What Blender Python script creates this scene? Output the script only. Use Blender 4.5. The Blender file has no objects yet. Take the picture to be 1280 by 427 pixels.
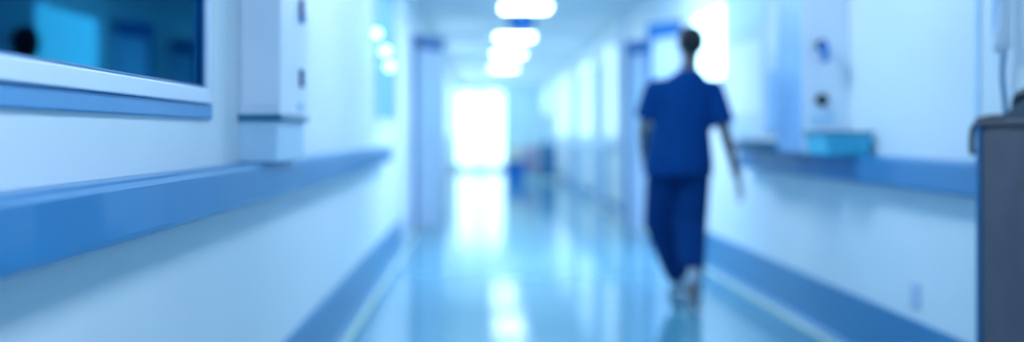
import bpy, bmesh, math, random
from mathutils import Vector, Matrix
random.seed(4)
C = bpy.context.scene.collection
S = bpy.context.scene
F = 1300.0          # focal length in pixels of the 1280 wide frame
EYE = 1.10
XL, XR, H = -0.79, 1.95, 2.70   # wall planes and ceiling height
YEND = 32.5

# ------------------------------------------------------------------ materials
def mat(name, col, rough=0.5, metal=0.0, spec=0.5, noise=0.04, scale=6.0, emit=None, coat=0.0, trans=0.0, bump=0.0):
    m = bpy.data.materials.new(name); m.use_nodes = True
    nt = m.node_tree; b = nt.nodes['Principled BSDF']
    b.inputs['Roughness'].default_value = rough
    b.inputs['Metallic'].default_value = metal
    b.inputs['Specular IOR Level'].default_value = spec
    b.inputs['Coat Weight'].default_value = coat
    b.inputs['Transmission Weight'].default_value = trans
    tc = nt.nodes.new('ShaderNodeTexCoord')
    n = nt.nodes.new('ShaderNodeTexNoise'); n.inputs['Scale'].default_value = scale
    nt.links.new(tc.outputs['Object'], n.inputs['Vector'])
    r = nt.nodes.new('ShaderNodeValToRGB')
    lo = [max(0, c*(1-noise)) for c in col]; hi = [min(1, c*(1+noise)) for c in col]
    r.color_ramp.elements[0].position = .3; r.color_ramp.elements[1].position = .7
    r.color_ramp.elements[0].color = (*lo, 1); r.color_ramp.elements[1].color = (*hi, 1)
    nt.links.new(n.outputs['Fac'], r.inputs['Fac'])
    nt.links.new(r.outputs['Color'], b.inputs['Base Color'])
    if bump:
        bp = nt.nodes.new('ShaderNodeBump'); bp.inputs['Strength'].default_value = bump
        n2 = nt.nodes.new('ShaderNodeTexNoise'); n2.inputs['Scale'].default_value = 220
        nt.links.new(tc.outputs['Object'], n2.inputs['Vector'])
        nt.links.new(n2.outputs['Fac'], bp.inputs['Height']); nt.links.new(bp.outputs['Normal'], b.inputs['Normal'])
    if emit:
        b.inputs['Emission Color'].default_value = (emit[0], emit[1], emit[2], 1)
        b.inputs['Emission Strength'].default_value = emit[3]
    return m

M = dict(
    wall=mat('wall_paint', (.80, .87, .90), .45, noise=.02, scale=1.5),
    wall2=mat('wall_paint_end', (.66, .84, .93), .5, noise=.03, scale=1.2),
    ceil=mat('ceiling_paint', (.88, .92, .95), .6, noise=.03, scale=1.0),
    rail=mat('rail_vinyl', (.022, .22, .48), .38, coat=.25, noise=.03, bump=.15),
    base=mat('skirting_vinyl', (.02, .20, .42), .33, noise=.04),
    stripe=mat('stripe_vinyl', (.55, .70, .55), .3),
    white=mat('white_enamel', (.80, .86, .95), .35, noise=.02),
    lav=mat('lavender_laminate', (.58, .70, .88), .4, noise=.03),
    grey=mat('blue_grey_metal', (.11, .34, .62), .4, noise=.03),
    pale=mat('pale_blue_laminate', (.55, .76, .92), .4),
    mid=mat('mid_blue_laminate', (.22, .48, .78), .4),
    dark=mat('dark_blue_frame', (.01, .15, .36), .4),
    navy=mat('navy_plastic', (.01, .07, .26), .35),
    black=mat('black_plastic', (.006, .012, .03), .35),
    blue=mat('bright_blue_plastic', (.02, .20, .62), .35),
    teal=mat('teal_plastic', (.10, .60, .80), .35),
    dteal=mat('dark_teal_plastic', (.01, .17, .30), .35),
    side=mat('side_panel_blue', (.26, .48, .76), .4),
    closer=mat('closer_blue', (.01, .15, .42), .4),
    brown=mat('brown_grey_laminate', (.085, .072, .092), .5, noise=.12, scale=9),
    steel=mat('brushed_steel', (.6, .65, .7), .3, metal=1.0),
    skin=mat('skin', (.15, .13, .13), .55, noise=.05),
    hair=mat('black_hair', (.006, .008, .014), .6, noise=.3, scale=60),
    scrub=mat('blue_scrub_cotton', (.0, .050, .21), .9, spec=.15, noise=.08, scale=14),
    scrub2=mat('navy_scrub_cotton', (.0, .040, .17), .9, spec=.15, noise=.08, scale=14),
    cloth=mat('dark_cloth', (.012, .03, .06), .8),
    shoe=mat('pale_shoe', (.42, .50, .58), .5),
    sole=mat('grey_sole', (.16, .26, .34), .6),
    eye=mat('eye_dark', (.02, .02, .02), .3),
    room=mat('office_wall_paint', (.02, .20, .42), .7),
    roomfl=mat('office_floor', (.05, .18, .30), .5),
    cream=mat('cream_plastic', (.72, .70, .50), .5),
    pink=mat('pink_grey_plastic', (.55, .45, .60), .5),
    lamp=mat('lamp_diffuser', (.8, .9, 1), .5, emit=(.62, .84, 1.0, 15)),
    lampsm=mat('small_lamp_glass', (.8, .9, 1), .5, emit=(.36, .8, 1.0, 5.5)),  # glow of the added balls that imitate ceiling light reflections
    farwin=mat('daylit_far_door_glass', (.1, .2, .25), .4, emit=(.66, .98, 1.0, 2.6)),
    sidewin=mat('daylit_side_glass', (.6, .9, 1), .3, emit=(.50, .90, 1.0, 3.6)),
    frostl=mat('frosted_glass_west', (.6, .8, .9), .4, emit=(.62, .88, 1.0, 1.9)),  # this and the next: glow of panels added to brighten the far corridor
    frostr=mat('frosted_glass_east', (.6, .8, .9), .4, emit=(.58, .82, 1.0, .95)),
)
def floor_mat():
    m = mat('polished_vinyl_floor', (.11, .35, .47), .085, noise=.06, scale=.9, spec=.6)
    nt = m.node_tree; b = nt.nodes['Principled BSDF']
    tc = nt.nodes.new('ShaderNodeTexCoord'); n = nt.nodes.new('ShaderNodeTexNoise')
    n.inputs['Scale'].default_value = 3.0
    nt.links.new(tc.outputs['Object'], n.inputs['Vector'])
    r = nt.nodes.new('ShaderNodeMapRange'); r.inputs['To Min'].default_value = .06; r.inputs['To Max'].default_value = .13
    nt.links.new(n.outputs['Fac'], r.inputs['Value']); nt.links.new(r.outputs['Result'], b.inputs['Roughness'])
    return m
M['floor'] = floor_mat()
def glass_mat():
    m = bpy.data.materials.new('window_glass'); m.use_nodes = True
    nt = m.node_tree; b = nt.nodes['Principled BSDF']
    b.inputs['Base Color'].default_value = (.55, .82, .95, 1); b.inputs['Roughness'].default_value = .02
    tr = nt.nodes.new('ShaderNodeBsdfTransparent'); tr.inputs['Color'].default_value = (.5, .93, 1.0, 1)
    gl = nt.nodes.new('ShaderNodeBsdfGlossy'); gl.inputs['Roughness'].default_value = .02; gl.inputs['Color'].default_value = (.06, .50, .85, 1)
    fr = nt.nodes.new('ShaderNodeFresnel'); fr.inputs['IOR'].default_value = 1.5
    mx = nt.nodes.new('ShaderNodeMixShader')
    nt.links.new(fr.outputs[0], mx.inputs[0]); nt.links.new(tr.outputs[0], mx.inputs[1]); nt.links.new(gl.outputs[0], mx.inputs[2])
    nt.links.new(mx.outputs[0], nt.nodes['Material Output'].inputs['Surface'])
    return m
M['glass'] = glass_mat()

# ------------------------------------------------------------------ helpers
class MB:
    def __init__(s): s.bm = bmesh.new()
    def box(s, x0, x1, y0, y1, z0, z1, bev=0.0, seg=2, rz=0.0):
        c = Vector(((x0+x1)/2, (y0+y1)/2, (z0+z1)/2))
        r = bmesh.ops.create_cube(s.bm, size=1.0)
        vs = r['verts']
        bmesh.ops.scale(s.bm, vec=(abs(x1-x0), abs(y1-y0), abs(z1-z0)), verts=vs)
        if bev > 0:
            es = list({e for v in vs for e in v.link_edges})
            rr = bmesh.ops.bevel(s.bm, geom=es, offset=bev, segments=seg, affect='EDGES', profile=.5)
            vs = list({v for f in rr['faces'] for v in f.verts} | {v for v in vs if v.is_valid})
        if rz: bmesh.ops.rotate(s.bm, matrix=Matrix.Rotation(rz, 3, 'Z'), verts=vs)
        bmesh.ops.translate(s.bm, vec=c, verts=vs)
        return s
    def ring_loft(s, rings, close=True):
        """rings: list of lists of points, same count"""
        R = [[s.bm.verts.new(p) for p in r] for r in rings]
        n = len(R[0])
        for a, b in zip(R, R[1:]):
            for i in range(n): s.bm.faces.new((a[i], a[(i+1) % n], b[(i+1) % n], b[i]))
        if close:
            s.bm.faces.new(list(reversed(R[0]))); s.bm.faces.new(R[-1])
        return s
    def tube(s, pts, rad, n=12):
        pts = [Vector(p) for p in pts]
        rads = rad if isinstance(rad, (list, tuple)) else [rad]*len(pts)
        rings = []
        up = None
        for i, p in enumerate(pts):
            d = (pts[min(i+1, len(pts)-1)] - pts[max(i-1, 0)]).normalized()
            if up is None: up = d.orthogonal().normalized()
            up = (up - d*up.dot(d)).normalized(); w = d.cross(up)
            rings.append([p + (up*math.cos(2*math.pi*k/n) + w*math.sin(2*math.pi*k/n))*rads[i] for k in range(n)])
        return s.ring_loft(rings)
    def ell(s, c, r, n=20, rot=None):
        q = bmesh.ops.create_uvsphere(s.bm, u_segments=n, v_segments=max(8, n*2//3), radius=1)
        bmesh.ops.scale(s.bm, vec=r, verts=q['verts'])
        if rot: bmesh.ops.rotate(s.bm, matrix=rot, verts=q['verts'])
        bmesh.ops.translate(s.bm, vec=c, verts=q['verts'])
        return s
    def lathe(s, c, prof, n=24, axis='Z'):
        rings = []
        for r, h in prof:
            ring = []
            for k in range(n):
                a = 2*math.pi*k/n
                if axis == 'Z': v = Vector((r*math.cos(a), r*math.sin(a), h))
                elif axis == 'X': v = Vector((h, r*math.cos(a), r*math.sin(a)))
                else: v = Vector((r*math.sin(a), h, r*math.cos(a)))
                ring.append(Vector(c)+v)
            rings.append(ring)
        return s.ring_loft(rings)
    def build(s, name, m, parent=None, smooth=False):
        bmesh.ops.recalc_face_normals(s.bm, faces=s.bm.faces)
        me = bpy.data.meshes.new(name); s.bm.to_mesh(me); s.bm.free()
        o = bpy.data.objects.new(name, me); C.objects.link(o)
        me.materials.append(M[m] if isinstance(m, str) else m)
        if smooth:
            for p in me.polygons: p.use_smooth = True
        if parent: o.parent = parent; o.matrix_parent_inverse = Matrix.Translation(-Vector(parent.location))
        return o
def prism(mb, prof, y0, y1):
    """prof: (x,z) outline extruded along y"""
    return mb.ring_loft([[Vector((x, y0, z)) for x, z in prof], [Vector((x, y1, z)) for x, z in prof]])
def thing(name, label, cat, loc=(0, 0, 0), group=None, kind=None):
    o = bpy.data.objects.new(name, None); C.objects.link(o); o.location = loc; o.empty_display_size = .1
    o['label'] = label; o['category'] = cat
    if group: o['group'] = group
    if kind: o['kind'] = kind
    return o
def tag(o, label, cat, group=None):
    o['label'] = label; o['category'] = cat
    if group: o['group'] = group
    return o
def struct(o, label=None, cat=None):
    o['kind'] = 'structure'
    if label: o['label'] = label; o['category'] = cat
    return o
def sempty(name, loc, label, cat):
    o = thing(name, label, cat, loc); o['kind'] = 'structure'; return o

# ------------------------------------------------------------------ shell
YB = -2.5
struct(MB().box(XL-.1, XR+.1, YB, YEND+.1, -.1, 0).build('floor', 'floor'), 'polished pale teal vinyl corridor floor', 'floor')
struct(MB().box(XL-.1, XR+.1, YB, YEND+.1, H, H+.1).build('ceiling', 'ceil'), 'pale blue corridor ceiling with a row of light panels', 'ceiling')
W1 = (0.5, 2.945, 1.229, 2.25)      # near window glass opening: y0,y1,z0,z1
W2 = (7.75, 9.7, 1.225, 2.45)
w = MB()
xl0 = XL-.1
w.box(xl0, XL, YB, YEND, 0, 1.225)
w.box(xl0, XL, YB, YEND, 2.45, H)
w.box(xl0, XL, YB, W1[0], 1.225, 2.45)
w.box(xl0, XL, W1[1], W2[0], 1.225, 2.45)
w.box(xl0, XL, W2[1], YEND, 1.225, 2.45)
w.box(xl0, XL, W1[0], W1[1], W1[3], 2.45)
w.box(xl0, XL, W1[0], W1[1], 1.225, W1[2])
struct(w.build('wall_left', 'wall'), 'pale blue left corridor wall with windows and crash rail', 'wall')
W3 = (8.2, 9.66, 1.53, 2.19)
w = MB()
w.box(XR, XR+.1, YB, YEND, 0, W3[2]); w.box(XR, XR+.1, YB, YEND, W3[3], H)
w.box(XR, XR+.1, YB, W3[0], W3[2], W3[3]); w.box(XR, XR+.1, W3[1], YEND, W3[2], W3[3])
struct(w.build('wall_right', 'wall'), 'pale blue right corridor wall behind the walking person', 'wall')
struct(MB().box(XL, XR, YEND, YEND+.1, 0, H).build('wall_end', 'wall2'), 'pale wall at the far end of corridor', 'wall')

def baseboard(name, side, y0, y1, label, h=.27):
    if side < 0: p = [(XL, 0), (XL+.05, 0), (XL+.028, .02), (XL+.018, .06), (XL+.015, h-.01), (XL+.008, h), (XL, h)]
    else: p = [(XR, 0), (XR-.05, 0), (XR-.028, .02), (XR-.018, .06), (XR-.015, h-.01), (XR-.008, h), (XR, h)]
    struct(prism(MB(), p, y0, y1).build(name, 'base'), label, 'baseboard')
baseboard('baseboard_left', -1, YB, 12.0, 'tall blue vinyl skirting along the left wall')
baseboard('baseboard_right', 1, YB, 9.8, 'tall blue vinyl skirting along the right wall')
baseboard('baseboard_left_far', -1, 12.4, YEND, 'low far skirting on left wall', .14)
baseboard('baseboard_right_far', 1, 14.2, YEND, 'low far skirting on right wall', .14)
struct(MB().box(XL+.055, XL+.10, YB, 20, 0, .0015).build('trim_1', 'stripe'), 'pale yellow-green floor stripe along the left wall', 'floor stripe')
struct(MB().box(XR-.125, XR-.065, YB, 20, 0, .0015).build('trim_2', 'stripe'), 'pale yellow-green floor stripe along the right wall', 'floor stripe')

def rail(name, side, y0, y1, z0, z1, label, depth=.09, m='rail'):
    t = thing(name, label, 'crash rail', ((XL if side < 0 else XR), y0, z0))
    s = 1 if side < 0 else -1; X = XL if side < 0 else XR
    hh = z1-z0
    prof = [(X+s*.02, z0), (X+s*(depth-.012), z0), (X+s*(depth-.003), z0+.006), (X+s*depth, z0+.018), (X+s*depth, z1-.016),
            (X+s*(depth-.004), z1-.005), (X+s*(depth-.014), z1), (X+s*.0, z1), (X, z1-.03), (X+s*.02, z1-.03)]
    prism(MB(), prof, y0+.04, y1-.04).build('rail_cover', m, t)
    for a, b, c in ((y0, y0+.04, 0), (y1-.04, y1, 1)):
        MB().box(X, X+s*depth, a, b, z0, z1, bev=.012, seg=3).build('end_cap', m, t)
    n = max(2, int((y1-y0)/1.6))
    for k in range(n):
        y = y0+.3+(y1-y0-.6)*k/(n-1)
        MB().box(X, X+s*.03, y-.04, y+.04, z0+.01, z0+.06, bev=.004).build('bracket', 'grey', t)
    return t
rail('crash_rail', -1, -1.0, 8.35, .884, 1.008, 'long blue-grey crash rail under the near window on left wall')
rail('crash_rail', 1, 3.80, 7.5, .862, .998, 'blue crash rail running behind the brown cabinet on right wall')
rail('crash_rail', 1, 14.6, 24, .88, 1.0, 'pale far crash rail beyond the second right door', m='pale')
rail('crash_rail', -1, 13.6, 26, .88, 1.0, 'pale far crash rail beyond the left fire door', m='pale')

# ------------------------------------------------------------------ near window (left)
w1 = sempty('window_1', (XL, W1[0], W1[2]), 'white framed observation window in the left wall, dark room behind it', 'window')
y0, y1, z0, z1 = W1
def frame_rect(mb, x0, x1, y0, y1, z0, z1, t, bev=.004):
    mb.box(x0, x1, y0-t, y1+t, z0-t, z0, bev); mb.box(x0, x1, y0-t, y1+t, z1, z1+t, bev)
    mb.box(x0, x1, y0-t, y0, z0, z1, bev); mb.box(x0, x1, y1, y1+t, z0, z1, bev)
    return mb
frame_rect(MB(), XL-.02, XL+.022, y0, y1, z0, z1, .042).build('window_frame', 'white', w1)
frame_rect(MB(), XL, XL+.012, y0-.042, y1+.042, z0-.042, z1+.042, .042).build('window_surround', 'grey', w1)
MB().box(XL-.005, XL+.001, y0, y1, z0, z1).build('glass_pane', 'glass', w1)
frame_rect(MB(), XL-.012, XL+.010, y0+.008, y1-.008, z0+.008, z1-.008, .009, .002).build('gasket', 'dark', w1)

# office behind it
RX, RY0, RY1 = -3.4, -1.0, 12.0
struct(MB().box(RX, xl0, RY0, RY1, -.1, 0).build('floor_office', 'roomfl'))
struct(MB().box(RX, xl0, RY0, RY1, H, H+.1).build('ceiling_office', 'room'))
struct(MB().box(RX-.1, RX, RY0, RY1, 0, H).build('wall_office_back', 'room'))
struct(MB().box(RX-.1, xl0, RY1, RY1+.1, 0, H).build('wall_office_end', 'room'))
struct(MB().box(RX-.1, xl0, RY0-.1, RY0, 0, H).build('wall_office_near', 'room'))
# ------------------------------------------------------------------ left service column
def socket(parent, c, axis, m='black', r=.028, plug=False):
    d = Vector((1, 0, 0)) if axis == 'X' else Vector((0, -1, 0))
    sgn = 1 if axis == 'X' else -1
    ax = 'X' if axis == 'X' else 'Y'
    s = MB().lathe(c, [(0, 0), (r, 0), (r, sgn*.018), (r*.7, sgn*.026), (r*.65, sgn*.012), (0, sgn*.012)], 20, ax).build('gas_outlet', m, parent, True)
    if plug:
        q = Vector(c)
        p = MB().tube([q+d*.01, q+d*.05, q+d*.06+Vector((0, 0, -.03)), q+d*.05+Vector((0, 0, -.09))], [.018, .018, .018, .016], 12).build('plug', 'blue', s, True)
    return s
sc = thing('service_column', 'white boxed service column on left wall beside the near window', 'service column', (XL, 3.40, 1.147))
MB().box(XL, -.652, 3.40, 3.94, 1.165, 2.69, .006).build('housing', 'white', sc)
MB().box(XL, -.648, 3.395, 3.945, 1.147, 1.166, .004).build('bottom_trim', 'dteal', sc)
MB().box(XL, -.665, 3.41, 3.93, 1.009, 1.148, .004).build('lower_box', 'pale', sc)
MB().box(XL+.01, -.657, 3.394, 3.401, 1.19, 2.66, .003).build('front_panel', 'white', sc)
for zz in (1.1+.0029*158, 1.1+.0029*71): 
    MB().box(-.653, -.640, 3.76, 3.80, zz-.035, zz+.03, .004).build('outlet_plate', 'navy', sc)
MB().box(-.653, -.636, 3.765, 3.795, 1.1+.0029*146-.02, 1.1+.0029*146+.02, .006).build('plug', 'blue', sc)
MB().box(-.653, -.645, 3.72, 3.84, 1.19, 1.215, .003).build('label_plate', 'pale', sc)

# second left window; ceiling light reflections in it are added as glowing balls
w2 = sempty('window_2', (XL, W2[0], W2[2]), 'pale far window in left wall behind the three small lamps', 'window')
frame_rect(MB(), XL-.03, XL+.015, W2[0], W2[1], W2[2], W2[3], .05).build('window_frame', 'white', w2)
MB().box(XL-.022, XL-.012, W2[0], W2[1], W2[2], W2[3]).build('blind', 'grey', w2)
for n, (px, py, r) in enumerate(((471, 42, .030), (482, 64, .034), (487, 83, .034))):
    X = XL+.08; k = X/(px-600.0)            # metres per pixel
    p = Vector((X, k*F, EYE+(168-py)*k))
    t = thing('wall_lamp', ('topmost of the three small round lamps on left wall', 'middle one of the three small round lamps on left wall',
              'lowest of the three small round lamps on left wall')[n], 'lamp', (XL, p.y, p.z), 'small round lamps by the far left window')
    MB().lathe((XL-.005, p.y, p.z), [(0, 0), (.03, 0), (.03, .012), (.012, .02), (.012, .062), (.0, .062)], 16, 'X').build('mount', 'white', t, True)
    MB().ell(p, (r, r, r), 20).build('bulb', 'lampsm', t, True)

# ------------------------------------------------------------------ doors along the corridor
def wall_door(name, side, y0, y1, h, leafm, framem, label, cream=False):
    s = 1 if side < 0 else -1; X = XL if side < 0 else XR
    t = sempty(name, (X, y0, 0), label, 'door')
    for a, b in ((y0-.07, y0), (y1, y1+.07)):
        MB().box(X, X+s*.05, a, b, 0.002, h+.07, .005).build('door_frame', framem, t)
    MB().box(X, X+s*.05, y0, y1, h, h+.07, .005).build('door_head', framem, t)
    MB().box(X, X+s*.022, y0, y1, .008, h, .004).build('door_leaf', leafm, t)
    MB().box(X+s*.022, X+s*.03, y0+.2, y0+.36, 1.0 if not cream else .95, 1.75, .003).build('vision_panel', 'farwin' if False else 'pale', t)
    hd = MB().tube([(X+s*.02, y1-.1, 1.02), (X+s*.075, y1-.1, 1.02), (X+s*.075, y1-.22, 1.02)], .011, 10).build('handle', 'steel', t, True)
    MB().box(X+s*.022, X+s*.027, y0+.05, y1-.05, .03, .3, .002).build('kick_plate', 'lav', t)
    return t
wall_door('door_1', -1, 10.35, 11.35, 2.1, 'white', 'white', 'white door in left wall before the fire door')
wall_door('door_2', -1, 16.4, 17.5, 2.1, 'white', 'lav', 'first pale door beyond the left fire door')
wall_door('door_3', -1, 21.5, 22.7, 2.1, 'white', 'lav', 'second pale door beyond the left fire door')
wall_door('door_4', 1, 16.2, 17.3, 2.1, 'lav', 'mid', 'first lavender door beyond the right dark doorways')
wall_door('door_5', 1, 20.2, 21.4, 2.1, 'lav', 'mid', 'second lavender door far along right wall')
wall_door('door_6', 1, 26.2, 27.4, 2.1, 'lav', 'mid', 'farthest lavender door on right wall near the end')

def leaf_door(name, hx, hy, fx, fy, h, label, free_dark=True, closer_dir=1):
    """an open leaf from hinge (hx,hy) to free edge (fx,fy)"""
    t = sempty(name, (hx, hy, 0), label, 'door')
    d = Vector((fx-hx, fy-hy)); L = d.length; a = math.atan2(d.y, d.x)
    def seg(nm, u0, u1, th, z0, z1, m):
        mb = MB(); cx, cy = hx+d.x/L*(u0+u1)/2, hy+d.y/L*(u0+u1)/2
        mb.box(cx-(u1-u0)/2, cx+(u1-u0)/2, cy-th/2, cy+th/2, z0, z1, .004, rz=a)
        return mb.build(nm, m, t)
    seg('door_leaf', 0.0, L, .04, .01, h, 'lav')
    if free_dark: seg('edge_stile', L-.05, L+.01, .07, .01, h+.03, 'dark')
    else: seg('edge_stile', -.025, .02, .06, .01, h+.05, 'dark')
    seg('door_closer', .02, L-.01, .12, h-.05, h+.09, 'closer')
    seg('vision_panel', L*.35, L*.7, .05, 1.1, 1.8, 'pale')
    return t
leaf_door('door_7', -.765, 12.1, -.47, 12.65, 2.17, 'open fire door leaf on left with dark jamb and closer', False)
leaf_door('door_8', 1.93, 9.95, 1.70, 10.35, 2.10, 'nearer open right door leaf behind the person with blue closer')
leaf_door('door_9', 1.93, 11.75, 1.71, 12.05, 2.08, 'farther open right door leaf with dark edge left of the person')
struct(MB().box(XL, XL+.045, 12.0, 12.09, 0.002, 2.26, .005).build('trim_3', 'dark'), 'dark jamb of left fire door', 'door jamb')
struct(MB().box(XL, XL+.02, 12.3, 12.4, 0.002, H-.001, .003).build('trim_4', 'lav'), 'lavender pilaster behind left fire door', 'pilaster')
struct(MB().box(XR-.03, XR, 13.9, 14.1, 0.002, H-.001, .003).build('trim_5', 'lav'), 'lavender pilaster beyond the right open doors', 'pilaster')

# right bright window
w3 = sempty('window_3', (XR, W3[0], W3[2]), 'brightly daylit window in right wall beside the person head', 'window')
MB().box(XR+.03, XR+.05, W3[0], W3[1], W3[2], W3[3]).build('glass_pane', 'sidewin', w3)
frame_rect(MB(), XR-.01, XR+.06, W3[0]+.03, W3[1]-.03, W3[2]+.03, W3[3]-.03, .03).build('window_frame', 'white', w3)

# glowing frosted panels added along the far walls to fill the corridor with light
n = 4
for side, m, spans in ((-1, 'frostl', ((14.7, 16.1), (17.9, 21.1), (23.2, 26.8), (27.4, 31.6))), (1, 'frostr', ((14.7, 15.9), (17.7, 19.9), (21.8, 25.9), (27.8, 31.8)))):
    for i, (a, b) in enumerate(spans):
        s_ = 1 if side < 0 else -1; X = XL if side < 0 else XR
        t = sempty('window_%d' % n, (X, a, 1.1), '%s frosted daylit window on far %s corridor wall' % (('first', 'second', 'third', 'fourth')[i], 'left' if side < 0 else 'right'), 'window')
        MB().box(X, X+s_*.02, a, b, 1.1, 2.4).build('glass_pane', m, t)  # this and the next: pane and frame of the added fill-light panel
        frame_rect(MB(), X, X+s_*.04, a, b, 1.1, 2.4, .06, .003).build('window_frame', 'white', t)
        fr = MB()
        for k in range(1, int((b-a)/.9)+1):
            y = a+(b-a)*k/(int((b-a)/.9)+1); fr.box(X+s_*.02, X+s_*.035, y-.02, y+.02, 1.1, 2.4, .003)
        fr.build('mullion', 'lav', t)
        n += 1
# far end glazed door
fd = sempty('door_10', (-.02, YEND, 0), 'bright daylit glazed double door at the end of corridor', 'door')
for a, b in ((-.72, -.03), (.01, .76)):
    MB().box(a+.03, b-.03, YEND-.045, YEND-.03, .16, 2.44).build('glass_pane', 'farwin', fd)
frame_rect(MB(), -.72+.0, .76, YEND-.06, YEND-.0, .16, 2.44, .0001).bm.free()
f_ = MB()
f_.box(-.77, -.71, YEND-.06, YEND, .002, 2.5, .004); f_.box(.76, .81, YEND-.06, YEND, .002, 2.5, .004)
f_.box(-.71, .76, YEND-.06, YEND, 2.44, 2.5, .004); f_.box(-.71, .76, YEND-.06, YEND, .01, .16, .004)
f_.box(-.03, .01, YEND-.06, YEND, .16, 2.44, .004)
f_.build('door_frame', 'pale', fd)
MB().tube([(-.06, YEND-.06, 1.0), (-.06, YEND-.11, 1.02), (-.06, YEND-.11, 1.28), (-.06, YEND-.06, 1.3)], .012, 10).build('handle', 'steel', fd, True)

# ------------------------------------------------------------------ ceiling lights
def place_copy(root, loc, label):
    r = root.copy(); C.objects.link(r); r.location = loc; r['label'] = label
    for ch in list(root.children):
        c = ch.copy(); C.objects.link(c); c.parent = r; c.matrix_parent_inverse = ch.matrix_parent_inverse.copy()
    return r
LX = .565
cl = thing('ceiling_light', 'square ceiling light nearest the top edge of picture', 'ceiling light', (LX, 12.9, H), 'square ceiling lights')
frame_rect(MB(), 0, 1, 0, 1, 0, 1, .01).bm.free()
mb = MB()
for a, b, c, d in ((-.31, .31, -.31, -.29), (-.31, .31, .29, .31), (-.31, -.29, -.29, .29), (.29, .31, -.29, .29)):
    mb.box(LX+a, LX+b, 12.9+c, 12.9+d, H-.026, H-.001, .003)
mb.build('frame', 'white', cl)
MB().box(LX-.29, LX+.29, 12.61, 13.19, H-.045, H-.002).build('diffuser', 'lamp', cl)
for y, lab in ((16.8, 'second square ceiling light, just behind the dark dome'), (20.4, 'third square ceiling light, overlapping the farthest one'),
               (24.6, 'farthest square ceiling light above the glazed end door'), (9.0, 'square ceiling light above the walking person'),
               (5.1, 'square ceiling light above the service columns'), (1.2, 'square ceiling light above the brown cabinet end')):
    place_copy(cl, (LX, y, H), lab)
navyr = mat('navy_matt', (.005, .10, .36), .8, spec=.2)
dm = thing('ceiling_dome', 'dark blue dome hanging from ceiling between first two ceiling lights', 'dome camera', (.535, 13.5, H))
MB().lathe((.535, 13.5, H-.12), [(.0, .119), (.09, .119), (.09, .06), (.17, .05), (.18, .03), (.18, 0), (.0, 0)]).build('housing', 'navy', dm, True)
MB().ell((.535, 13.5, H-.13), (.175, .175, .14), 24).build('dome', navyr, dm, True)

# ------------------------------------------------------------------ right side furniture
rc = thing('service_column', 'pale boxed service column on right wall above the teal basket', 'service column', (XR, 5.5, .999))
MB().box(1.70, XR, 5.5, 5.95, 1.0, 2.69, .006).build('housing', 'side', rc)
MB().box(1.703, XR-.003, 5.488, 5.501, 1.0, 2.68, .003).build('front_panel', 'white', rc)
kx = .00423
socket(rc, (426*kx, 5.488, EYE+111*kx), 'Y', plug=True, r=.03)
socket(rc, (426*kx, 5.488, EYE+43*kx), 'Y', r=.032)
MB().box(1.745, 1.855, 5.48, 5.489, 1.1+18*kx, 1.1+28*kx, .002).build('label_plate', 'pale', rc)
tb = thing('storage_basket', 'teal open basket on the crash rail below the right service column', 'basket', (1.81, 5.1, .999))
def tray(mb, x0, x1, y0, y1, z0, z1, fl, th=.006):
    R = lambda x0, x1, y0, y1, z: [Vector((x0, y0, z)), Vector((x1, y0, z)), Vector((x1, y1, z)), Vector((x0, y1, z))]
    mb.ring_loft([R(x0+fl, x1-fl*.0, y0+fl, y1-fl, z0), R(x0, x1, y0, y1, z1), R(x0+th, x1-th, y0+th, y1-th, z1),
                  R(x0+fl+th, x1-th, y0+fl+th, y1-fl-th, z0+th)])
    return mb
tray(MB(), 1.70, 1.93, 5.12, 5.44, .999, 1.11, .02).build('basket_body', 'teal', tb)
rr = MB()
for a in ((1.69, 1.94, 5.11, 5.125), (1.69, 1.94, 5.435, 5.45), (1.69, 1.705, 5.125, 5.435)):
    rr.box(a[0], a[1], a[2], a[3], 1.103, 1.115, .003)
rr.build('rim', 'dteal', tb)
tr2 = thing('shallow_tray', 'dark teal shallow tray on the rail left of the teal basket', 'tray', (1.8, 6.0, .999))
tray(MB(), 1.70, 1.945, 6.0, 7.2, .999, 1.055, .01).build('tray_body', 'dteal', tr2)
MB().box(1.69, 1.945, 5.995, 6.01, 1.045, 1.06, .003).build('rim', 'dteal', tr2)
# wall boards between column and window
nb = thing('notice_board', 'pale board with pinned sheets on right wall past the service column', 'notice board', (XR, 6.05, 1.2))
MB().box(XR-.025, XR-.001, 6.02, 8.2, 1.12, 2.6, .004).build('board', 'lav', nb)
for a, b, c, d, m in ((7.1, 8.1, 1.25, 1.75, 'white'), (6.2, 6.95, 1.12, 1.52, 'mid'), (7.0, 8.1, 1.85, 2.5, 'pale'), (6.2, 6.9, 1.62, 1.95, 'white'), (6.35, 6.85, 2.02, 2.5, 'mid')):
    MB().box(XR-.032, XR-.025, a, b, c, d, .001).build('sheet', m, nb)
tag(MB().box(1.80, XR-.0, 7.2, 7.45, .999, 1.08, .01, 3).build('dispenser_box', 'white'), 'small white box standing on the far end of right crash rail', 'dispenser')

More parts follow.
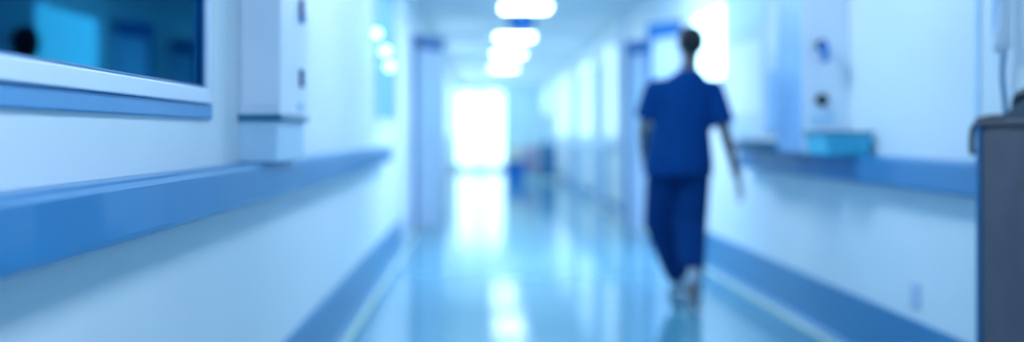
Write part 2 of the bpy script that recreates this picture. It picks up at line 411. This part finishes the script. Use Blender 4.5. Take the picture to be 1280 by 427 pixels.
# brown cabinet, near right
cb = thing('storage_cabinet', 'brown-grey waist-high cabinet at right edge with black telephone on top', 'cabinet', (1.87, 3.0, 0))
CX, CY0, CY1, CT = 1.80, 2.4, 3.765, 1.152
MB().box(CX+.012, XR-.018, CY0, CY1, .06, CT-.02, .004).build('body', 'brown', cb)
MB().box(CX+.04, XR-.052, CY0+.03, CY1-.02, .0, .062).build('plinth', 'dark', cb)
MB().box(CX-.008, XR-.003, CY0-.01, CY1+.008, CT-.02, CT, .005, 3).build('worktop', 'brown', cb)
MB().box(CX-.004, CX+.014, CY1-.02, CY1+.004, .06, CT-.02, .003).build('corner_trim', 'dark', cb)  # dark strip imitating the shadow in the gap at the far corner
for k in range(2):
    a = CY0+.01+k*.665
    d = MB().box(CX, CX+.014, a, a+.655, .08, CT-.04, .003).build('door', 'brown', cb)
    h = MB().tube([(CX, a+.6-k*.55, .75), (CX-.02, a+.6-k*.55, .76), (CX-.02, a+.6-k*.55, .92), (CX, a+.6-k*.55, .93)], .006, 8).build('handle', 'steel', d, True)
# telephone on it
tp = thing('desk_telephone', 'black desk telephone on the brown cabinet top', 'telephone', (1.87, 3.55, CT))
prof = [(3.36, CT), (3.60, CT), (3.60, CT+.02), (3.50, CT+.06), (3.40, CT+.075), (3.36, CT+.07)]
mb = MB(); mb.ring_loft([[Vector((x, y, z)) for y, z in prof] for x in (1.815, 1.93)]); mb.build('base', 'black', tp)
MB().tube([(1.845, 3.38, CT+.075), (1.845, 3.40, CT+.105), (1.845, 3.47, CT+.10), (1.845, 3.55, CT+.078), (1.845, 3.575, CT+.045)], [.022, .026, .017, .024, .02], 14).build('handset', 'black', tp, True)
kp = MB()
for i in range(3):
    for j in range(4):
        kp.box(1.872+i*.018, 1.884+i*.018, 3.44+j*.026, 3.455+j*.026, CT+.066-j*.012, CT+.076-j*.012, .002)
kp.build('keypad', 'grey', tp)
tag(MB().tube([(1.87, 3.62, CT+.02), (1.86, 3.68, CT+.0105), (1.84, 3.75, CT+.0105), (1.815, 3.785, CT+.004), (1.797, 3.792, CT-.03), (1.793, 3.793, CT-.07), (1.793, 3.793, CT-.11), (1.80, 3.793, CT-.125)], .010, 10).build('telephone_cable', 'black', smooth=True),
    'black cable looping over the far edge of brown cabinet', 'cable')
# wall handset
hs = thing('wall_handset', 'white-blue handset hanging on right wall with a cord', 'handset', (XR, 3.9, 1.4))
MB().box(XR-.02, XR-.001, 3.84, 3.92, 1.42, 1.72, .006, 3).build('cradle', 'mid', hs)
MB().tube([(XR-.045, 3.80, 1.40), (XR-.05, 3.80, 1.43), (XR-.04, 3.80, 1.50), (XR-.036, 3.80, 1.62), (XR-.05, 3.80, 1.68), (XR-.045, 3.80, 1.71)], [.018, .026, .020, .018, .027, .018], 16).build('handset', 'white', hs, True)
pts = []
for k in range(120):
    u = k/119; a = u*2*math.pi*26
    pts.append((XR-.03-.010*math.cos(a)*.6, 3.81+.012*math.sin(u*5)+.009*math.sin(a), 1.40-.245*u))
MB().tube(pts, .0045, 6).build('cord', 'grey', hs, True)
tag(MB().box(XR-.006, XR, 4.05, 4.09, 1.0, H-.002, .002).build('corner_strip', 'pale'), 'thin vertical cover strip on right wall next to the handset', 'cover strip')
# low socket
so = thing('wall_socket', 'white double wall socket low on right wall above the skirting', 'wall socket', (XR, 4.65, .33))
MB().box(XR-.012, XR-.0, 4.60, 4.70, .33, .44, .004, 3).build('plate', 'lav', so)
for zc in (.36, .41):
    MB().lathe((XR-.012, 4.65, zc), [(.0, 0), (.018, 0), (.018, -.004), (.013, -.004), (.012, .0), (0, .0)], 16, 'X').build('outlet', 'white', so)

# ------------------------------------------------------------------ far equipment
FY = 24.7
bb = thing('waste_bin', 'bright blue waste bin standing on floor right of glazed end door', 'bin', (.83, FY, 0))
def rrect(cx, cy, hx, hy, z, r=.05, n=4):
    out = []
    for sx, sy, a0 in ((1, 1, 0), (-1, 1, 90), (-1, -1, 180), (1, -1, 270)):
        for k in range(n+1):
            a = math.radians(a0+90*k/n); out.append(Vector((cx+sx*(hx-r)+r*math.cos(a), cy+sy*(hy-r)+r*math.sin(a), z)))
    return out
MB().ring_loft([rrect(.83, FY, .22, .19, .0), rrect(.83, FY, .25, .22, .42)]).build('bin_body', 'blue', bb)
MB().ring_loft([rrect(.83, FY, .26, .23, .42), rrect(.83, FY, .26, .23, .45), rrect(.83, FY, .16, .15, .49)]).build('lid', 'navy', bb)
ct = thing('supply_trolley', 'pale supply trolley with pink drawers near the blue bin', 'trolley', (1.2, 25.3, 0))
MB().box(1.0, 1.42, 25.1, 25.6, .12, .84, .01).build('body', 'white', ct)
for k in range(3): 
    dr = MB().box(1.02, 1.40, 25.085, 25.1, .15+k*.22, .35+k*.22, .004).build('drawer', 'pink', ct)
MB().box(.98, 1.44, 25.06, 25.62, .84, .87, .006).build('top', 'cream', ct)
for a in (1.05, 1.37):
    for b in (25.15, 25.55):
        MB().lathe((a-.015, b, .05), [(0, 0), (.05, 0), (.05, .03), (0, .03)], 16, 'X').build('caster', 'grey', ct)
        
for a in (1.05, 1.37):
    for b in (25.15, 25.55): MB().tube([(a, b, .05), (a, b, .125)], .01, 8).build('caster_fork', 'grey', ct)
tag(MB().box(.70, .94, 25.2, 25.5, .46, .82, .01).build('cardboard_carton', 'cream'), 'cream carton stacked behind the blue bin', 'carton')
tag(MB().box(.66, .96, 25.15, 25.55, .0, .459, .01).build('storage_crate', 'pale'), 'pale crate on floor behind the blue bin under the cream carton', 'crate')
mt = thing('monitor_stand', 'tall dark blue monitor stand right of the pink trolley', 'monitor stand', (1.60, 24.6, 0))
MB().box(1.44, 1.76, 24.45, 24.8, .07, .9, .02).build('cabinet', 'dark', mt)
MB().tube([(1.6, 24.62, .9), (1.6, 24.62, 1.25)], .05).build('pole', 'mid', mt)
MB().box(1.46, 1.74, 24.55, 24.62, 1.12, 1.62, .02).build('screen', 'lav', mt)
for a in (1.48, 1.72):
    for b in (24.5, 24.75): MB().lathe((a-.015, b, .04), [(0, 0), (.04, 0), (.04, .03), (0, .03)], 16, 'X').build('caster', 'black', mt)
for a in (1.48, 1.72):
    for b in (24.5, 24.75): MB().tube([(a, b, .04), (a, b, .075)], .01, 8).build('caster_fork', 'grey', mt)

# ------------------------------------------------------------------ people
def chain(mb, pts, rads, n=14):
    """tapered limb: swept rings plus round joints"""
    P = [Vector(p) for p in pts]
    for i in range(len(P)-1):
        a, b, ra, rb = P[i], P[i+1], rads[i], rads[i+1]
        mb.tube([a, a.lerp(b, .33), a.lerp(b, .66), b], [ra, ra+(rb-ra)*.33, ra+(rb-ra)*.66, rb], n)
    for p, r in zip(P, rads): mb.ell(p, (r, r, r), 14)
def ellring(c, rx, ry, n=28, tilt=0):
    return [Vector((c[0]+rx*math.cos(2*math.pi*k/n), c[1]+ry*math.sin(2*math.pi*k/n), c[2])) for k in range(n)]
def remesh(o, v, sm=4):
    m = o.modifiers.new('Remesh', 'REMESH'); m.mode = 'VOXEL'; m.voxel_size = v; m.use_smooth_shade = True
    s = o.modifiers.new('Smooth', 'SMOOTH'); s.factor = .5; s.iterations = sm
def hand(mb, w, d, side, palm):
    """w wrist, d direction of hand, palm = normal of the palm; side gives thumb side"""
    d = d.normalized(); pn = palm.normalized(); t = d.cross(pn).normalized()*side    # t points to thumb side
    c = w+d*.055
    R = Matrix((t, pn, d)).transposed()
    mb.ell(c, (.038, .014, .052), 16, R)
    for k, (o, L, r) in enumerate(((.027, .072, .0085), (.009, .080, .009), (-.009, .074, .0085), (-.026, .058, .0075))):
        b = w+d*.09+t*o
        p1 = b+d*L*.42+pn*.006; p2 = p1+(d*.8+pn*.55).normalized()*L*.32; p3 = p2+(d*.5+pn*.85).normalized()*L*.26
        chain(mb, [b-d*.02, b, p1, p2, p3], [r*1.1, r*1.1, r, r*.92, r*.8], 10)
    b = w+d*.03+t*.028
    p1 = b+(d*.7+t*.6+pn*.3).normalized()*.036; p2 = p1+(d*.9+t*.25+pn*.35).normalized()*.03; p3 = p2+(d+pn*.4).normalized()*.024
    chain(mb, [b, p1, p2, p3], [.014, .011, .010, .008], 10)
def person(name, label, root, J, mats, shoes=True):
    """J: joints in metres, local coordinates, facing +Y"""
    V = {k: Vector(v) for k, v in J.items()}
    t = thing(name, label, 'person', root)
    R0 = Vector(root)
    def put(mb, nm, m): 
        for v in mb.bm.verts: v.co += R0
        return mb.build(nm, m, t, True)
    hc = V['head']; nk = V['neck']
    b = MB()
    # head: cranium, jaw, nose, ears, lips, brows
    b.ell(hc+Vector((0, -.012, .022)), (.079, .097, .096), 24)
    b.ell(hc+Vector((0, .020, -.040)), (.057, .068, .072), 20)
    b.ell(hc+Vector((0, .070, -.085)), (.026, .022, .020), 12)
    b.ell(hc+Vector((0, .096, -.020)), (.012, .020, .024), 12)
    b.ell(hc+Vector((0, .084, .012)), (.05, .012, .010), 12)
    b.ell(hc+Vector((0, .084, -.056)), (.024, .010, .009), 12)
    for s in (-1, 1): b.ell(hc+Vector((s*.077, -.006, -.008)), (.008, .020, .032), 12)
    chain(b, [nk, nk.lerp(hc, .45), hc+Vector((0, -.01, -.03))], [.058, .054, .05])
    sh = (V['sl']+V['sr'])/2; hp = (V['hl']+V['hr'])/2
    rings = []
    for u, rx, ry in ((0, .150, .105), (.15, .158, .11), (.35, .138, .098), (.55, .142, .10), (.78, .165, .11), (.93, .15, .09), (1.03, .10, .065), (1.10, .052, .052)):
        c = hp.lerp(nk if u > .9 else sh, min(1, u)) if u <= 1 else nk+Vector((0, 0, .01))
        if u > .9: c = Vector((sh.x, sh.y, hp.z+(nk.z-hp.z)*min(1, u*.92)))
        rings.append(ellring(c, rx, ry))
    rings.sort(key=lambda r: r[0].z)
    b.ring_loft(rings)
    for s, q in (('l', -1), ('r', 1)):
        chain(b, [V['s'+s], V['e'+s], V['w'+s]], [.048, .038, .026])
        chain(b, [V['h'+s], V['k'+s], V['a'+s]], [.085, .056, .038])
        chain(b, [V['a'+s], V['a'+s]+(V['t'+s]-V['a'+s])*.5, V['t'+s]], [.038, .035, .025])
        hd = (V['w'+s]-V['e'+s]).normalized()
        hand(b, V['w'+s], hd, 1 if s == 'l' else -1, Vector((-q, .25, 0)) - hd*(Vector((-q, .25, 0)).dot(hd)))
    body = put(b, 'body', mats['skin']); remesh(body, .0055, 3)
    for s in (-1, 1):
        e = MB().ell(hc+Vector((s*.031, .081, -.004)), (.012, .008, .008), 12); put(e, 'eye', 'eye')
    # hair: a cap over the cranium with a nape
    h = MB()
    h.ell(hc+Vector((0, -.018, .032)), (.088, .105, .10), 28)
    h.ell(hc+Vector((0, -.062, -.012)), (.062, .046, .062), 20)
    for v in list(h.bm.verts):
        l = v.co-hc
        if l.y > .045 and l.z < .05: v.co.y = hc.y+.045
        if l.z < -.02 and l.y > -.03: v.co.z = hc.z-.02+(l.z+.02)*.2
    remesh(put(h, 'hair', mats['hair']), .006, 3)
    # tunic
    g = MB()
    hem = V['hem']
    rg = []
    for z, cx, cy, rx, ry in ((hem.z, hp.x-.008, hp.y, .226, .165), (hem.z+.10, hp.x, hp.y, .218, .158), (hem.z+.28, hp.x*.7+sh.x*.3, sh.y, .190, .135),
                          (sh.z-.22, sh.x, sh.y, .195, .135), (sh.z-.10, sh.x, sh.y, .200, .135), (sh.z-.015, sh.x, sh.y, .195, .125),
                          (sh.z+.035, sh.x, sh.y-.005, .180, .115), (sh.z+.075, sh.x*.6+nk.x*.4, sh.y-.005, .138, .100), (sh.z+.112, nk.x, sh.y-.005, .090, .085), (sh.z+.135, nk.x, nk.y, .068, .074)):
        rg.append(ellring((cx, cy, z), rx, ry))
    g.ring_loft(rg)
    for s in 'lr':
        a, e = V['s'+s], V['e'+s]; q = 1 if s == 'r' else -1
        m = a.lerp(e, .75)
        chain(g, [a+Vector((-q*.05, 0, .0)), a, a.lerp(e, .35)], [.078, .072, .074])
        g.tube([a, a.lerp(e, .35), m], [.072, .078, .080], 20)
    top = put(g, 'scrub_top', mats['top']); remesh(top, .009, 4)
    # collar and back pocket line stay part of the top; trousers
    g = MB()
    g.ring_loft([ellring((hp.x, hp.y, z), rx, ry) for z, rx, ry in ((hp.z-.10, .15, .115), (hp.z-.02, .175, .135), (hp.z+.10, .165, .12), (hp.z+.16, .15, .11))])
    for s in 'lr':
        a, k, f = V['h'+s], V['k'+s], V['a'+s]
        f2 = f+(k-f).normalized()*.05
        chain(g, [a, k], [.118, .112])
        g.tube([k+(a-k)*.05, k.lerp(f2, .5), f2], [.112, .094, .072], 20)
        g.ell(k, (.112, .112, .112), 16)
    tr = put(g, 'trousers', mats['bottom']); remesh(tr, .009, 4)
    for s in 'lr':
        a, f = V['a'+s], V['t'+s]
        d = f-a; n = d.normalized()
        z = Vector((0, 0, 1)) - n*n.z; z.normalize(); x = n.cross(z)
        heel = a - z*.045 - n*.05; toe = f + n*.045 
        g = MB()
        pts = [(0, .034, .05), (.2, .038, .052), (.45, .040, .042), (.75, .047, .032), (.93, .040, .024), (1, .022, .014)]
        base = heel; L = (f-a).length+.11
        rg = []
        for u, rw, rh in pts:
            c = base+n*(u*L)+z*(rh-.012)
            rg.append([c+x*rw*math.cos(2*math.pi*i/16)+z*max(-rh*.9, rh*math.sin(2*math.pi*i/16)) for i in range(16)])
        g.ring_loft(rg); sho = put(g, 'shoe', mats['shoe'])
        g = MB(); rg = []
        for u, rw, rh in pts:
            c = base+n*(u*L)
            rg.append([c+x*rw*1.06*sx+z*zz for sx, zz in ((-1, -.014), (1, -.014), (1, .008), (-1, .008))])
        g.ring_loft(rg); so_ = put(g, 'sole', mats['sole'])
        so_.parent = sho; so_.matrix_parent_inverse = Matrix.Identity(4)
    return t
# walking person: local origin on the floor below the hips
PX, PY = 1.292, 6.72
walk = dict(head=(.075, .03, 1.675), neck=(.055, .0, 1.48), sl=(-.165, -.005, 1.385), sr=(.215, .005, 1.385),
            el=(-.225, .03, 1.135), wl=(-.205, .20, .985), er=(.285, -.05, 1.09), wr=(.355, -.07, .825),
            hl=(-.095, 0, .90), hr=(.085, 0, .90), hem=(0, 0, .84),
            kl=(-.095, .16, .52), al=(.05, .30, .098), tl=(.05, .44, .075),
            kr=(.065, .02, .50), ar=(.03, -.27, .215), tr=(.01, -.30, .075))
person('person', 'person in blue short-sleeved scrubs walking away down the corridor', (PX, PY, 0), walk,
       dict(skin='skin', hair='hair', top='scrub', bottom='scrub2', shoe='shoe', sole='sole'))
# ------------------------------------------------------------------ light, world, camera
wd = bpy.data.worlds.new('World'); S.world = wd; wd.use_nodes = True
wd.node_tree.nodes['Background'].inputs[0].default_value = (.12, .42, .95, 1)
wd.node_tree.nodes['Background'].inputs[1].default_value = .5
LC = (.62, .80, 1.0)
def area(name, loc, rot, sx, sy, power, col):
    l = bpy.data.lights.new(name, 'AREA'); l.shape = 'RECTANGLE'; l.size = sx; l.size_y = sy; l.energy = power; l.color = col
    o = bpy.data.objects.new(name, l); C.objects.link(o); o.location = loc; o.rotation_euler = rot
    return o
for y, p in ((1.2, 31), (5.1, 19), (9.0, 78)):
    area('ceiling_lamp_light', (LX, y, H-.048), (0, 0, 0), .56, .56, p, LC)
cam = bpy.data.cameras.new('camera'); co = bpy.data.objects.new('camera', cam); C.objects.link(co)
co.location = (0, 0, EYE); co.rotation_euler = (math.radians(90), 0, 0)
cam.sensor_width = 36; cam.lens = F/1280*36
cam.shift_x = 40/1280; cam.shift_y = -45.5/1280
cam.clip_start = .05; cam.clip_end = 200
cam.dof.use_dof = True; cam.dof.focus_distance = 2.2; cam.dof.aperture_fstop = (cam.lens/1000)/.043
S.camera = co
S.view_settings.view_transform = 'Standard'; S.view_settings.look = 'None'
S.view_settings.exposure = 0; S.view_settings.gamma = 1; S.view_settings.use_curve_mapping = False
S.cycles.max_bounces = 10; S.cycles.diffuse_bounces = 6; S.cycles.use_denoising = True
